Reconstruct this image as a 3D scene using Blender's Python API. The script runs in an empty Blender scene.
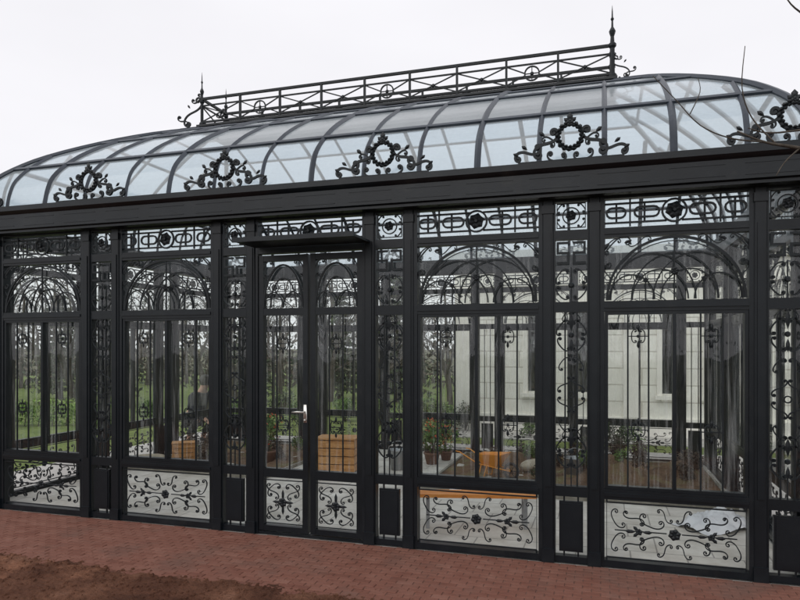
import bpy, math, random
from mathutils import Vector, Matrix, noise
R=random.Random(7)
pi=math.pi
C=bpy.context.scene.collection

# ------------------------------------------------------------ mesh builder
class MB:
    def __init__(s): s.v=[];s.f=[];s.m=[];s.t=[]
    def add(s,vs,fs,m=0,t=0.5):
        o=len(s.v); s.v.extend([tuple(a) for a in vs])
        for f in fs:
            s.f.append([i+o for i in f]); s.m.append(m); s.t.append(t)
    def box(s,x0,x1,y0,y1,z0,z1,m=0,t=0.5):
        s.add([(x0,y0,z0),(x1,y0,z0),(x1,y1,z0),(x0,y1,z0),(x0,y0,z1),(x1,y0,z1),(x1,y1,z1),(x0,y1,z1)],
          [(0,3,2,1),(4,5,6,7),(0,1,5,4),(1,2,6,5),(2,3,7,6),(3,0,4,7)],m,t)
    def bbox(s,x0,x1,y0,y1,z0,z1,b=0.004,m=0,t=0.5):
        P=[(x0+b,y0),(x1-b,y0),(x1,y0+b),(x1,y1-b),(x1-b,y1),(x0+b,y1),(x0,y1-b),(x0,y0+b)]
        vs=[(a,c,z0) for a,c in P]+[(a,c,z1) for a,c in P]
        fs=[tuple(range(7,-1,-1)),tuple(range(8,16))]+[(i,(i+1)%8,(i+1)%8+8,i+8) for i in range(8)]
        s.add(vs,fs,m,t)
    def ribbon(s,P,y,w,d,closed=False,m=0,taper=None):
        n=len(P)
        if n<2: return
        vs=[]
        for i in range(n):
            a=P[(i-1)%n] if (closed or i>0) else P[i]
            b=P[(i+1)%n] if (closed or i<n-1) else P[i]
            dx,dz=b[0]-a[0],b[1]-a[1]; l=math.hypot(dx,dz) or 1
            nx,nz=-dz/l,dx/l
            k=1.0
            if taper: k=taper(i/(n-1))
            h=w*k/2
            for sx,sy in ((1,-1),(1,1),(-1,1),(-1,-1)):
                vs.append((P[i][0]+nx*h*sx, y+sy*d/2, P[i][1]+nz*h*sx))
        fs=[]
        for i in range(n if closed else n-1):
            j=(i+1)%n
            for k in range(4):
                k2=(k+1)%4
                fs.append((i*4+k,j*4+k,j*4+k2,i*4+k2))
        if not closed: fs+=[(3,2,1,0),((n-1)*4,(n-1)*4+1,(n-1)*4+2,(n-1)*4+3)]
        s.add(vs,fs,m)
    def tube(s,P,r,n=6,m=0,t=0.5,cap=True):
        P=[Vector(p) for p in P]; N=len(P)
        if not isinstance(r,(list,tuple)): r=[r]*N
        T=(P[1]-P[0]).normalized(); up=Vector((0,0,1)) if abs(T.z)<.9 else Vector((1,0,0))
        nn=T.cross(up).normalized(); vs=[]
        for i in range(N):
            if i==0:T2=P[1]-P[0]
            elif i==N-1:T2=P[-1]-P[-2]
            else:T2=P[i+1]-P[i-1]
            T2.normalize(); nn=(nn-T2*nn.dot(T2)).normalized(); bb=T2.cross(nn)
            for k in range(n):
                a=2*pi*k/n; vs.append(P[i]+(nn*math.cos(a)+bb*math.sin(a))*r[i])
        fs=[(i*n+k,i*n+(k+1)%n,(i+1)*n+(k+1)%n,(i+1)*n+k) for i in range(N-1) for k in range(n)]
        if cap: fs+=[tuple(range(n-1,-1,-1)),tuple(range((N-1)*n,N*n))]
        s.add(vs,fs,m,t)
    def lathe(s,cx,cy,prof,n=10,m=0):
        vs=[];N=len(prof)
        for r,z in prof:
            for k in range(n):
                a=2*pi*k/n; vs.append((cx+r*math.cos(a),cy+r*math.sin(a),z))
        fs=[(i*n+k,i*n+(k+1)%n,(i+1)*n+(k+1)%n,(i+1)*n+k) for i in range(N-1) for k in range(n)]
        fs+=[tuple(range(n-1,-1,-1)),tuple(range((N-1)*n,N*n))]
        s.add(vs,fs,m)
    def petal(s,cx,cz,ang,L,W,y,h=0.006,m=0):
        c,sn=math.cos(ang),math.sin(ang)
        def q(a,b,yy): return (cx+c*a-sn*b,yy,cz+sn*a+c*b)
        out=[q(0,0,y),q(L*.35,W*.42,y),q(L*.7,W*.5,y),q(L,0,y),q(L*.7,-W*.5,y),q(L*.35,-W*.42,y)]
        s.add(out+[q(L*.55,0,y-h),q(L*.55,0,y+h)],[(i,(i+1)%6,6) for i in range(6)]+[((i+1)%6,i,7) for i in range(6)],m)
    def flower(s,cx,cz,r,y,n=6,m=0):
        for i in range(n): s.petal(cx,cz,2*pi*i/n+.26,r,r*.85,y,r*.2,m)
        s.disc(cx,cz,r*.3,y-r*.2,r*.25,m)
    def disc(s,cx,cz,r,y,h,m=0,n=8):
        vs=[(cx+r*math.cos(2*pi*k/n),y+h,cz+r*math.sin(2*pi*k/n)) for k in range(n)]+[(cx+r*.6*math.cos(2*pi*k/n),y-h*.4,cz+r*.6*math.sin(2*pi*k/n)) for k in range(n)]
        s.add(vs,[(k,(k+1)%n,(k+1)%n+n,k+n) for k in range(n)]+[tuple(range(n,2*n))],m)
    def circ(s,cx,cz,r,y,w,d,a0=0,a1=2*pi,rz=None,m=0,n=None):
        rz=rz or r; full=abs(a1-a0-2*pi)<1e-6
        n=n or max(8,int(22*(a1-a0)/(2*pi)))
        P=[(cx+r*math.cos(a0+(a1-a0)*i/n),cz+rz*math.sin(a0+(a1-a0)*i/n)) for i in range(n if full else n+1)]
        s.ribbon(P,y,w,d,full,m)
    def scroll(s,p0,p1,y,w,d,kind='C',flip=1,T=7.5,a=.4,leaf=False,m=0,ex=2.5):
        N=48; H=[(0,0)]; x=z=0
        for i in range(N):
            u=-1+2*(i+.5)/N
            th=a*abs(u)+T*abs(u)**ex
            if kind=='C': th*= (1 if u>0 else -1)
            st=1-.62*abs(u)**2
            x+=math.cos(th*flip)*st;z+=math.sin(th*flip)*st; H.append((x,z))
        A=complex(*H[0]);B=complex(*H[-1]); k=(complex(*p1)-complex(*p0))/(B-A)
        P=[]
        for h in H:
            c=(complex(*h)-A)*k+complex(*p0); P.append((c.real,c.imag))
        s.ribbon(P,y,w,d,False,m,taper=lambda t:1.0-.35*abs(2*t-1)**4)
        s.disc(P[0][0],P[0][1],w*1.0,y-d*.3,d*.5,m,6); s.disc(P[-1][0],P[-1][1],w*1.0,y-d*.3,d*.5,m,6)
        return P
    def mesh(s,name,mats,smooth=False,tone=False):
        me=bpy.data.meshes.new(name); me.from_pydata(s.v,[],s.f); 
        for mm in mats: me.materials.append(mm)
        if len(mats)>1: me.polygons.foreach_set('material_index',s.m)
        if smooth: me.polygons.foreach_set('use_smooth',[True]*len(s.f))
        if tone:
            a=me.attributes.new('tone','FLOAT','FACE'); a.data.foreach_set('value',s.t)
        me.update(); return me

def obj(name,me,parent=None,loc=(0,0,0),rz=0,rot=None,sc=None,**kw):
    o=bpy.data.objects.new(name,me); C.objects.link(o)
    o.location=loc; o.rotation_euler=rot if rot else (0,0,rz)
    if sc: o.scale=sc if isinstance(sc,(tuple,list)) else (sc,sc,sc)
    if parent: o.parent=parent
    for k,v in kw.items(): o[k]=v
    return o

# ------------------------------------------------------------ materials
def newmat(name):
    m=bpy.data.materials.new(name); m.use_nodes=True
    nt=m.node_tree; nt.nodes.clear(); out=nt.nodes.new('ShaderNodeOutputMaterial')
    return m,nt,out
def N(nt,t,**kw):
    n=nt.nodes.new(t)
    for k,v in kw.items():
        if k in n.inputs: n.inputs[k].default_value=v
        else: setattr(n,k,v)
    return n
def coords(nt,scale=(1,1,1),kind='Object'):
    tc=nt.nodes.new('ShaderNodeTexCoord'); mp=nt.nodes.new('ShaderNodeMapping'); mp.inputs['Scale'].default_value=scale
    nt.links.new(tc.outputs[kind],mp.inputs['Vector']); return mp.outputs['Vector']
def ramp(nt,fac,stops):
    r=nt.nodes.new('ShaderNodeValToRGB'); e=r.color_ramp.elements
    e[0].position=stops[0][0];e[0].color=(*stops[0][1],1);e[1].position=stops[-1][0];e[1].color=(*stops[-1][1],1)
    for p,c in stops[1:-1]:
        q=e.new(p);q.color=(*c,1)
    nt.links.new(fac,r.inputs['Fac']); return r.outputs['Color']
def basic(name,stops,scale=4,rough=.8,bump=.2,bscale=30,detail=6,metal=0,spec=.5,coordscale=(1,1,1),dist=0.01,tone=False,kind='Object',tw=.65,stain=None):
    m,nt,out=newmat(name); v=coords(nt,coordscale,kind)
    n=N(nt,'ShaderNodeTexNoise',Scale=scale,Detail=detail,Roughness=.6); nt.links.new(v,n.inputs['Vector'])
    fac=n.outputs['Fac']
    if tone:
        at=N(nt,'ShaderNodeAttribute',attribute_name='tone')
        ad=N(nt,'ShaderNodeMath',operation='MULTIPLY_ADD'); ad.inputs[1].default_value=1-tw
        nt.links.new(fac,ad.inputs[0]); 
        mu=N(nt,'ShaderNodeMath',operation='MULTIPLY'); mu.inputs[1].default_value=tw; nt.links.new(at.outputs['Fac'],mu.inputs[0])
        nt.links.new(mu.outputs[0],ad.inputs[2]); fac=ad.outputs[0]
    col=ramp(nt,fac,stops)
    if stain:
        sn=N(nt,'ShaderNodeTexNoise',Scale=stain[0],Detail=7,Roughness=.65); nt.links.new(v,sn.inputs['Vector'])
        sf=ramp(nt,sn.outputs['Fac'],[(stain[1],(0,0,0)),(stain[2],(1,1,1))])
        mx=N(nt,'ShaderNodeMix',data_type='RGBA'); nt.links.new(sf,mx.inputs[0]); nt.links.new(col,mx.inputs[6]); mx.inputs[7].default_value=(*stain[3],1); col=mx.outputs[2]
    p=N(nt,'ShaderNodeBsdfPrincipled',Roughness=rough,Metallic=metal); p.inputs['Specular IOR Level'].default_value=spec
    nt.links.new(col,p.inputs['Base Color'])
    if bump:
        b2=N(nt,'ShaderNodeTexNoise',Scale=bscale,Detail=8,Roughness=.65); nt.links.new(v,b2.inputs['Vector'])
        b=N(nt,'ShaderNodeBump',Strength=bump,Distance=dist); nt.links.new(b2.outputs['Fac'],b.inputs['Height']); nt.links.new(b.outputs[0],p.inputs['Normal'])
    nt.links.new(p.outputs[0],out.inputs['Surface']); return m

IRON=basic('iron_paint',[(.3,(.003,.0048,.0068)),(.55,(.006,.009,.012)),(.75,(.016,.019,.021))],scale=3,rough=.34,bump=.35,bscale=60,dist=.002,spec=.36,stain=(2.2,.60,.80,(.026,.026,.024)))
IRON2=basic('iron_scrollwork_paint',[(.3,(.003,.005,.007)),(.7,(.010,.014,.017))],scale=8,rough=.45,bump=.2,bscale=90,dist=.002,spec=.32)
RIBM=basic('roof_bar_paint',[(.3,(.018,.025,.037)),(.7,(.040,.052,.070))],scale=3,rough=.4,bump=.1,bscale=60,dist=.002)
STEEL=basic('brushed_steel',[(.3,(.55,.54,.50)),(.7,(.75,.74,.70))],scale=20,rough=.3,bump=.05,metal=.9)
def glass(name,tint,refl,dirt_sheen,dcol,cs,lo=.45,hi=.8,dmin=.2,wave=.35,grough=.015):
    m,nt,out=newmat(name)
    lw=N(nt,'ShaderNodeLayerWeight',Blend=.5)
    pw=N(nt,'ShaderNodeMath',operation='POWER'); pw.inputs[1].default_value=5; nt.links.new(lw.outputs['Facing'],pw.inputs[0])
    ma=N(nt,'ShaderNodeMath',operation='MULTIPLY_ADD',use_clamp=True); ma.inputs[1].default_value=1-refl; ma.inputs[2].default_value=refl; nt.links.new(pw.outputs[0],ma.inputs[0])
    tr=N(nt,'ShaderNodeBsdfTransparent'); tr.inputs[0].default_value=(*tint,1)
    gl=N(nt,'ShaderNodeBsdfGlossy',Roughness=grough); gl.inputs[0].default_value=(1,1,1,1)
    v=coords(nt,(1,1,.35))
    wn=N(nt,'ShaderNodeTexNoise',Scale=2.6,Detail=1); nt.links.new(v,wn.inputs['Vector'])
    bp=N(nt,'ShaderNodeBump',Strength=wave,Distance=.03); nt.links.new(wn.outputs['Fac'],bp.inputs['Height']); nt.links.new(bp.outputs[0],gl.inputs['Normal'])
    m1=N(nt,'ShaderNodeMixShader'); nt.links.new(ma.outputs[0],m1.inputs[0]); nt.links.new(tr.outputs[0],m1.inputs[1]); nt.links.new(gl.outputs[0],m1.inputs[2])
    df=N(nt,'ShaderNodeBsdfDiffuse'); df.inputs[0].default_value=(*dcol,1)
    tl=N(nt,'ShaderNodeBsdfTranslucent'); tl.inputs[0].default_value=(*dcol,1)
    md=N(nt,'ShaderNodeMixShader'); md.inputs[0].default_value=.5; nt.links.new(df.outputs[0],md.inputs[1]); nt.links.new(tl.outputs[0],md.inputs[2])
    oi=N(nt,'ShaderNodeObjectInfo'); v2=coords(nt,cs); va=N(nt,'ShaderNodeVectorMath',operation='ADD'); nt.links.new(v2,va.inputs[0])
    vm=N(nt,'ShaderNodeMath',operation='MULTIPLY'); vm.inputs[1].default_value=50; nt.links.new(oi.outputs['Random'],vm.inputs[0]); nt.links.new(vm.outputs[0],va.inputs[1])
    dn=N(nt,'ShaderNodeTexNoise',Scale=5,Detail=5,Roughness=.65); nt.links.new(va.outputs[0],dn.inputs['Vector'])
    mr=N(nt,'ShaderNodeMapRange'); mr.inputs['From Min'].default_value=lo;mr.inputs['From Max'].default_value=hi;mr.inputs['To Min'].default_value=dirt_sheen*dmin;mr.inputs['To Max'].default_value=dirt_sheen
    nt.links.new(dn.outputs['Fac'],mr.inputs['Value'])
    m2=N(nt,'ShaderNodeMixShader'); nt.links.new(mr.outputs[0],m2.inputs[0]); nt.links.new(m1.outputs[0],m2.inputs[1]); nt.links.new(md.outputs[0],m2.inputs[2])
    nt.links.new(m2.outputs[0],out.inputs['Surface']); return m
GLASS=glass('window_glass',(.95,.98,.965),.05,.26,(.86,.89,.89),(7,7,.4),.50,.74,.03,.5)  # vertical streaks: dirty drips plus reflection painted in as pale colour
RGLASS=glass('roof_glass',(.80,.88,.93),.09,.44,(.80,.88,.93),(.5,.5,.5),.35,.70,.72,.04,.12)  # bluish-white film: some dirt, mostly sky reflection painted into the panes
HGLASS=glass('house_glass',(.1,.11,.12),.12,.05,(.3,.3,.3),(1,1,1))

BRICK=basic('brick_paver',[(.15,(.105,.043,.031)),(.4,(.160,.066,.047)),(.6,(.190,.086,.063)),(.85,(.25,.13,.10))],scale=7,rough=.85,bump=.6,bscale=70,dist=.004,tone=True,tw=.34,spec=.22,stain=(1.6,.50,.76,(.115,.072,.058)))
MORTAR=basic('sand_joint',[(.3,(.10,.054,.040)),(.7,(.17,.10,.078))],scale=12,rough=.95,bump=.4)
SOIL=basic('soil',[(.25,(.050,.021,.013)),(.45,(.10,.042,.025)),(.58,(.155,.070,.042)),(.70,(.24,.12,.078))],scale=2.3,detail=14,rough=.95,bump=1.0,bscale=45,dist=.03,spec=.2,stain=(.9,.54,.64,(.32,.15,.09)))
BED=basic('bed_soil',[(.3,(.07,.045,.03)),(.5,(.17,.11,.07)),(.62,(.16,.14,.07)),(.75,(.34,.28,.21))],scale=3,detail=12,rough=.95,bump=.8,bscale=30,dist=.02,spec=.2)
GRND=basic('field_ground',[(.3,(.045,.05,.022)),(.5,(.075,.075,.035)),(.7,(.12,.095,.06))],scale=.6,detail=10,rough=.95,bump=.6,bscale=12,dist=.05)
LAWN=basic('lawn_grass',[(.3,(.08,.12,.022)),(.55,(.14,.19,.04)),(.75,(.24,.25,.09))],scale=2.5,detail=10,rough=.9,bump=.8,bscale=60,dist=.03)
PATH=basic('concrete_path',[(.3,(.34,.33,.31)),(.7,(.50,.485,.46))],scale=2,rough=.85,bump=.3,bscale=40)
WOOD=basic('orange_timber',[(.3,(.55,.17,.03)),(.5,(.72,.27,.055)),(.75,(.80,.38,.11))],scale=6,rough=.5,bump=.3,bscale=30,coordscale=(1,8,8))
CRATEW=basic('crate_timber',[(.3,(.38,.16,.04)),(.7,(.60,.31,.11))],scale=6,rough=.65,bump=.3,coordscale=(1,6,6))
TERRA=basic('dark_clay',[(.3,(.10,.05,.035)),(.7,(.22,.12,.08))],scale=6,rough=.8,bump=.2)
SACK=basic('sack_cloth',[(.3,(.32,.27,.20)),(.7,(.50,.44,.34))],scale=9,rough=.9,bump=.4,bscale=80)
BARK=basic('bark',[(.3,(.035,.028,.021)),(.7,(.10,.082,.065))],scale=6,rough=.9,bump=.8,coordscale=(4,4,1))
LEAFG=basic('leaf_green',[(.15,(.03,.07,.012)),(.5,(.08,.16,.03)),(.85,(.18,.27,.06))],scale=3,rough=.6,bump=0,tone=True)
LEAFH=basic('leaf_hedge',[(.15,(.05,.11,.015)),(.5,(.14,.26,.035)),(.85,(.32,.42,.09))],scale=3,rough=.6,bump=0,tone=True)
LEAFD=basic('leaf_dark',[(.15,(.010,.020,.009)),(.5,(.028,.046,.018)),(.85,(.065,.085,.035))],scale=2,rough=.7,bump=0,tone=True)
LEAFB=basic('twig_brown',[(.15,(.03,.024,.018)),(.5,(.08,.062,.046)),(.85,(.16,.13,.10))],scale=2,rough=.9,bump=0,tone=True)  # brown lightened to paint distance haze into the far woodland
LEAFR=basic('red_petals',[(.3,(.55,.04,.02)),(.7,(.75,.16,.04))],scale=5,rough=.6,bump=0)
PLASTIC=basic('white_plastic_sheet',[(.3,(.62,.64,.66)),(.7,(.82,.83,.84))],scale=4,rough=.3,bump=.4,bscale=8)
ORANGE=basic('orange_metal_paint',[(.3,(.66,.22,.02)),(.7,(.80,.36,.05))],scale=4,rough=.5,bump=.1)
RUBBER=basic('black_rubber',[(.3,(.012,.012,.012)),(.7,(.03,.03,.03))],scale=8,rough=.8,bump=.2)
ZINC=basic('zinc_bucket_metal',[(.3,(.28,.29,.30)),(.7,(.45,.46,.47))],scale=8,rough=.4,bump=.1,metal=.6)
SLATE=basic('roof_slate',[(.3,(.14,.14,.145)),(.7,(.26,.26,.265))],scale=4,rough=.7,bump=.4,coordscale=(1,6,1))
def brickmat(name,c1,c2,mo,sx,sy,msize,rough=.8,kind='Object',swap=False,lo=(.7,.68,.65)):
    m,nt,out=newmat(name); tc=nt.nodes.new('ShaderNodeTexCoord'); vec=tc.outputs[kind]
    if swap:
        sp=nt.nodes.new('ShaderNodeSeparateXYZ'); nt.links.new(vec,sp.inputs[0]); cb=nt.nodes.new('ShaderNodeCombineXYZ')
        ad=N(nt,'ShaderNodeMath',operation='ADD'); nt.links.new(sp.outputs[0],ad.inputs[0]); nt.links.new(sp.outputs[1],ad.inputs[1])
        nt.links.new(ad.outputs[0],cb.inputs[0]); nt.links.new(sp.outputs[2],cb.inputs[1]); vec=cb.outputs[0]
    b=N(nt,'ShaderNodeTexBrick'); b.inputs['Color1'].default_value=(*c1,1);b.inputs['Color2'].default_value=(*c2,1);b.inputs['Mortar'].default_value=(*mo,1)
    b.inputs['Scale'].default_value=1;b.inputs['Brick Width'].default_value=sx;b.inputs['Row Height'].default_value=sy;b.inputs['Mortar Size'].default_value=msize
    nt.links.new(vec,b.inputs['Vector'])
    n=N(nt,'ShaderNodeTexNoise',Scale=3,Detail=8,Roughness=.65); nt.links.new(tc.outputs[kind],n.inputs['Vector'])
    g=ramp(nt,n.outputs['Fac'],[(.3,lo),(.7,(1,1,1))])
    mx=N(nt,'ShaderNodeMix',data_type='RGBA',blend_type='MULTIPLY'); mx.inputs[0].default_value=1
    nt.links.new(b.outputs['Color'],mx.inputs[6]); nt.links.new(g,mx.inputs[7])
    p=N(nt,'ShaderNodeBsdfPrincipled',Roughness=rough); nt.links.new(mx.outputs[2],p.inputs['Base Color'])
    bp=N(nt,'ShaderNodeBump',Strength=.6,Distance=.01); bp.invert=True; nt.links.new(b.outputs['Fac'],bp.inputs['Height']); nt.links.new(bp.outputs[0],p.inputs['Normal'])
    nt.links.new(p.outputs[0],out.inputs['Surface']); return m
STONE=brickmat('cream_ashlar',(.92,.90,.84),(.88,.86,.80),(.62,.59,.53),.62,.30,.012,swap=True,lo=(.86,.85,.83))
FLOOR=brickmat('pale_floor_tile',(.78,.76,.70),(.70,.675,.62),(.40,.38,.35),.4,.4,.006,rough=.6,lo=(.6,.57,.53))
STONE_P=basic('cream_trim_stone',[(.3,(.80,.77,.71)),(.7,(.89,.86,.80))],scale=4,rough=.8,bump=.2)
KERB=basic('mossy_kerb_stone',[(.3,(.16,.15,.12)),(.7,(.32,.30,.26))],scale=6,rough=.9,bump=.5)
SKIN=basic('skin',[(.3,(.42,.25,.18)),(.7,(.52,.32,.24))],scale=8,rough=.6,bump=0)
CLOTH=basic('dark_jacket_cloth',[(.3,(.012,.013,.02)),(.7,(.03,.032,.045))],scale=12,rough=.9,bump=.3)
CLOTH2=basic('dark_trouser_cloth',[(.3,(.02,.02,.022)),(.7,(.045,.045,.05))],scale=12,rough=.9,bump=.3)
HAIR=basic('black_hair',[(.3,(.008,.006,.005)),(.7,(.02,.015,.012))],scale=20,rough=.5,bump=.4)

# ------------------------------------------------------------ greenhouse
GH=obj('greenhouse',None,label="black wrought-iron Victorian greenhouse with curved glass roof on brick paving",category="greenhouse")
X0,X1,Y0,Y1=-6.03,1.35,0.0,4.58
ZT=2.69
b=MB(); b.bbox(0,.08,-.05,.05,0,ZT,.006); b.box(.018,.062,-.058,-.048,.56,2.44); b.box(-.006,.086,-.062,.056,.0,.10); b.box(-.004,.084,-.060,.054,2.58,2.64)
POST=b.mesh('post',[IRON])
def frame(b,w,zs,st=.03,y0=-.038,y1=.038):
    b.box(0,st,y0,y1,0.002,ZT-.003); b.box(w-st,w,y0,y1,0.002,ZT-.003)
    for z0,z1 in zs: b.box(st,w-st,y0+.002,y1-.002,z0,z1)
RZ=[(0.003,.05),(.49,.565),(1.85,1.925),(2.385,2.455),(2.665,2.688)]
b=MB(); frame(b,1.0,RZ)
for z in (.527,1.887,2.42): b.box(.03,.97,-.046,-.036,z-.012,z+.012)
for (x0,x1) in ((.031,.055),(.945,.969)): b.box(x0,x1,-.03,.03,.566,1.849)
b.box(.055,.945,-.029,.029,.566,.588); b.box(.055,.945,-.029,.029,1.827,1.849)
b.box(.488,.512,-.030,.030,.588,1.827)
WF=b.mesh('window',[IRON])
b=MB()
for (z0,z1) in ((.57,1.845),(1.93,2.38),(2.46,2.66)):
    b.add([(.03,.005,z0),(.97,.005,z0),(.97,.005,z1),(.03,.005,z1)],[(0,1,2,3)])
WG=b.mesh('glass_pane',[GLASS])
yg=-.022
b=MB()
for x in (.19,.33,.67,.81): b.box(x-.0055,x+.0055,yg-.006,yg+.006,.588,1.827)
for x in (.26,.74):
    for (zt,zc) in ((1.80,1.67),(1.16,1.00)):
        for t in (-1,1): b.scroll((x+t*.020,zc+.034),(x+t*.020,zc-.034),yg-.004,.007,.009,'C',-t,T=5.5)
        b.petal(x,zc+.028,pi/2,.060,.020,yg-.006); b.petal(x,zc-.028,-pi/2,.060,.020,yg-.006)
        b.disc(x,zc,.012,yg-.010,.008)
        b.box(x-.07,x+.07,yg-.004,yg+.004,zc-.0035,zc+.0035)
MG=b.mesh('grille',[IRON2])
b=MB(); cz=1.932
b.circ(.5,cz,.452,yg,.018,.018,0,pi,rz=.44,n=32)
b.circ(.5,cz,.425,yg,.006,.010,0,pi,rz=.413,n=30)
for k,(cx,r) in enumerate(((.215,.155),(.405,.185),(.595,.185),(.785,.155),(.355,.285),(.5,.285),(.645,.285))):
    b.circ(cx,cz,r,yg+.002*k-.006,.010,.010,0,pi,rz=r*1.15,n=22)
for x in (.31,.5,.69): b.box(x-.005,x+.005,yg-.006,yg+.006,1.925,2.08 if x!=.5 else 2.375)
for s in (-1,1):
    b.scroll((.5+s*.315,2.352),(.5+s*.447,2.19),yg,.010,.010,'C',-s,T=7)
    b.scroll((.5+s*.375,2.355),(.5+s*.450,2.285),yg,.008,.009,'C',-s,T=6)
    b.scroll((.5+s*.17,2.362),(.5+s*.29,2.335),yg,.007,.009,'S',s,T=6)
    b.scroll((.5+s*.453,2.17),(.5+s*.445,2.06),yg,.007,.009,'S',s,T=6)
    b.petal(.5+s*.43,2.352,math.radians(90-s*135),.10,.034,yg-.004)
    b.petal(.5+s*.28,2.362,math.radians(90-s*110),.06,.022,yg-.004); b.petal(.5+s*.455,2.20,math.radians(90-s*160),.06,.022,yg-.004)
b.flower(.5,2.13,.030,yg-.016); b.flower(.31,2.07,.02,yg-.014,5); b.flower(.69,2.07,.02,yg-.014,5)
FL=b.mesh('fanlight',[IRON2])
b=MB(); z0,z1=2.46,2.66; zm=(z0+z1)/2
def stadium(b,x0,x1,zc,h,y,w=.015):
    P=[]; r=h
    for i in range(7):
        a=-pi/2+pi*i/6; P.append((x1-r+r*math.cos(a),zc+r*math.sin(a)))
    for i in range(7):
        a=pi/2+pi*i/6; P.append((x0+r+r*math.cos(a),zc+r*math.sin(a)))
    b.ribbon(P,y,w,.012,True)
def rect(b,x0,x1,za,zb_,y,t):
    b.box(x0,x1,y-.006,y+.006,za,za+t); b.box(x0,x1,y-.006,y+.006,zb_-t,zb_); b.box(x0,x0+t,y-.006,y+.006,za+t,zb_-t); b.box(x1-t,x1,y-.006,y+.006,za+t,zb_-t)
for s in (-1,1):
    q=lambda a,c:(min(.5+s*a,.5+s*c),max(.5+s*a,.5+s*c))
    u=q(.10,.265); stadium(b,u[0],u[1],zm,.036,yg-.002)
    u=q(.325,.455); stadium(b,u[0],u[1],zm,.036,yg-.002)
    x0,x1=q(.19,.395); rect(b,x0,x1,z0+.024,z1-.024,yg+.010,.014)
    for zz in (z0+.024,z1-.038):
        a,c_=q(.395,.47); b.box(a,c_,yg+.004,yg+.015,zz,zz+.014); a,c_=q(.05,.19); b.box(a,c_,yg+.004,yg+.015,zz,zz+.014)
    a=.5+s*.295; b.box(a-.006,a+.006,yg-.010,yg+.003,z0,z1)
b.circ(.5,zm,.080,yg-.002,.014,.014); b.flower(.5,zm,.064,yg-.012,6)
FR=b.mesh('frieze',[IRON2])
def scrollpanel(w,z0=.05,z1=.49):
    b=MB(); cx=w/2; zc=(z0+z1)/2; x0,x1=.045,w-.045
    b.ribbon([(x0,z0+.022),(x1,z0+.022),(x1,z1-.022),(x0,z1-.022)],yg,.010,.012,True)
    for x in (x0,x1):
        for z in (z0,z1-.022): b.box(x-.006,x+.006,yg-.005,yg+.005,z,z+.022)
    b.flower(cx,zc,.044,yg-.014,6)
    if w>.8:
        for s in (-1,1):
            for t in (-1,1):
                b.scroll((cx+s*.085,zc+t*.07),(cx+s*.205,zc+t*.115),yg,.0075,.010,'C',s*t,T=8,ex=2.2)
                b.scroll((cx+s*.025,zc+t*.09),(cx+s*.10,zc+t*.155),yg,.0065,.010,'S',-s*t,T=7,ex=2.2)
                b.scroll((cx+s*.215,zc+t*.055),(cx+s*.325,zc+t*.13),yg,.0075,.010,'S',s*t,T=8,ex=2.2)
                b.scroll((cx+s*.345,zc+t*.04),(cx+s*.395,zc+t*.135),yg,.007,.010,'C',s*t,T=7,ex=2.2)
                b.petal(cx+s*.235,zc,math.radians(90-s*45) if t>0 else math.radians(270+s*45),.055,.024,yg-.008)
            b.flower(cx+s*.235,zc,.026,yg-.014,5)
            b.ribbon([(cx+s*.05,zc),(cx+s*.40,zc)],yg+.004,.007,.008)
            b.petal(cx+s*.255,zc,0 if s>0 else pi,.075,.028,yg-.008)
            b.petal(cx+s*.215,zc,pi if s>0 else 0,.07,.026,yg-.008)
    else:
        for s in (-1,1):
            for t in (-1,1):
                b.scroll((cx+s*.04,zc+t*.125),(cx+s*.12,zc+t*.055),yg,.0075,.010,'C',-s*t,T=8,ex=2.2)
                b.scroll((cx+s*.06,zc+t*.035),(cx+s*.135,zc+t*.135),yg,.007,.010,'S',s*t,T=7,ex=2.2)
            b.petal(cx,zc,0 if s>0 else pi,.10,.026,yg-.006)
        b.petal(cx,zc,pi/2,.11,.026,yg-.006); b.petal(cx,zc,-pi/2,.11,.026,yg-.006)
    return b
SPW=scrollpanel(1.0).mesh('scroll_panel',[IRON2])
b=MB(); frame(b,.25,RZ,.012,-.034,.034); NF=b.mesh('side_panel',[IRON])
b=MB()
for (z0,z1) in ((.57,1.845),(1.93,2.38),(2.46,2.66)): b.add([(.012,.005,z0),(.238,.005,z0),(.238,.005,z1),(.012,.005,z1)],[(0,1,2,3)])
NG=b.mesh('glass_pane',[GLASS])
def key(b,x,z,s):
    # squared meander: top bar, outer upright, middle bar, inner upright, bottom bar
    W,H,t=.092,.165,.017; M=H/2
    def seg(a,c,e,f):
        x0,x1=sorted((x+s*a,x+s*c)); b.box(x0,x1,yg-.014,yg,z+e,z+f)
    seg(0,W,H-t,H); seg(W-t,W,M+t/2,H-t); seg(0,W,M-t/2,M+t/2); seg(0,t,t,M-t/2); seg(0,W,0,t)
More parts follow.
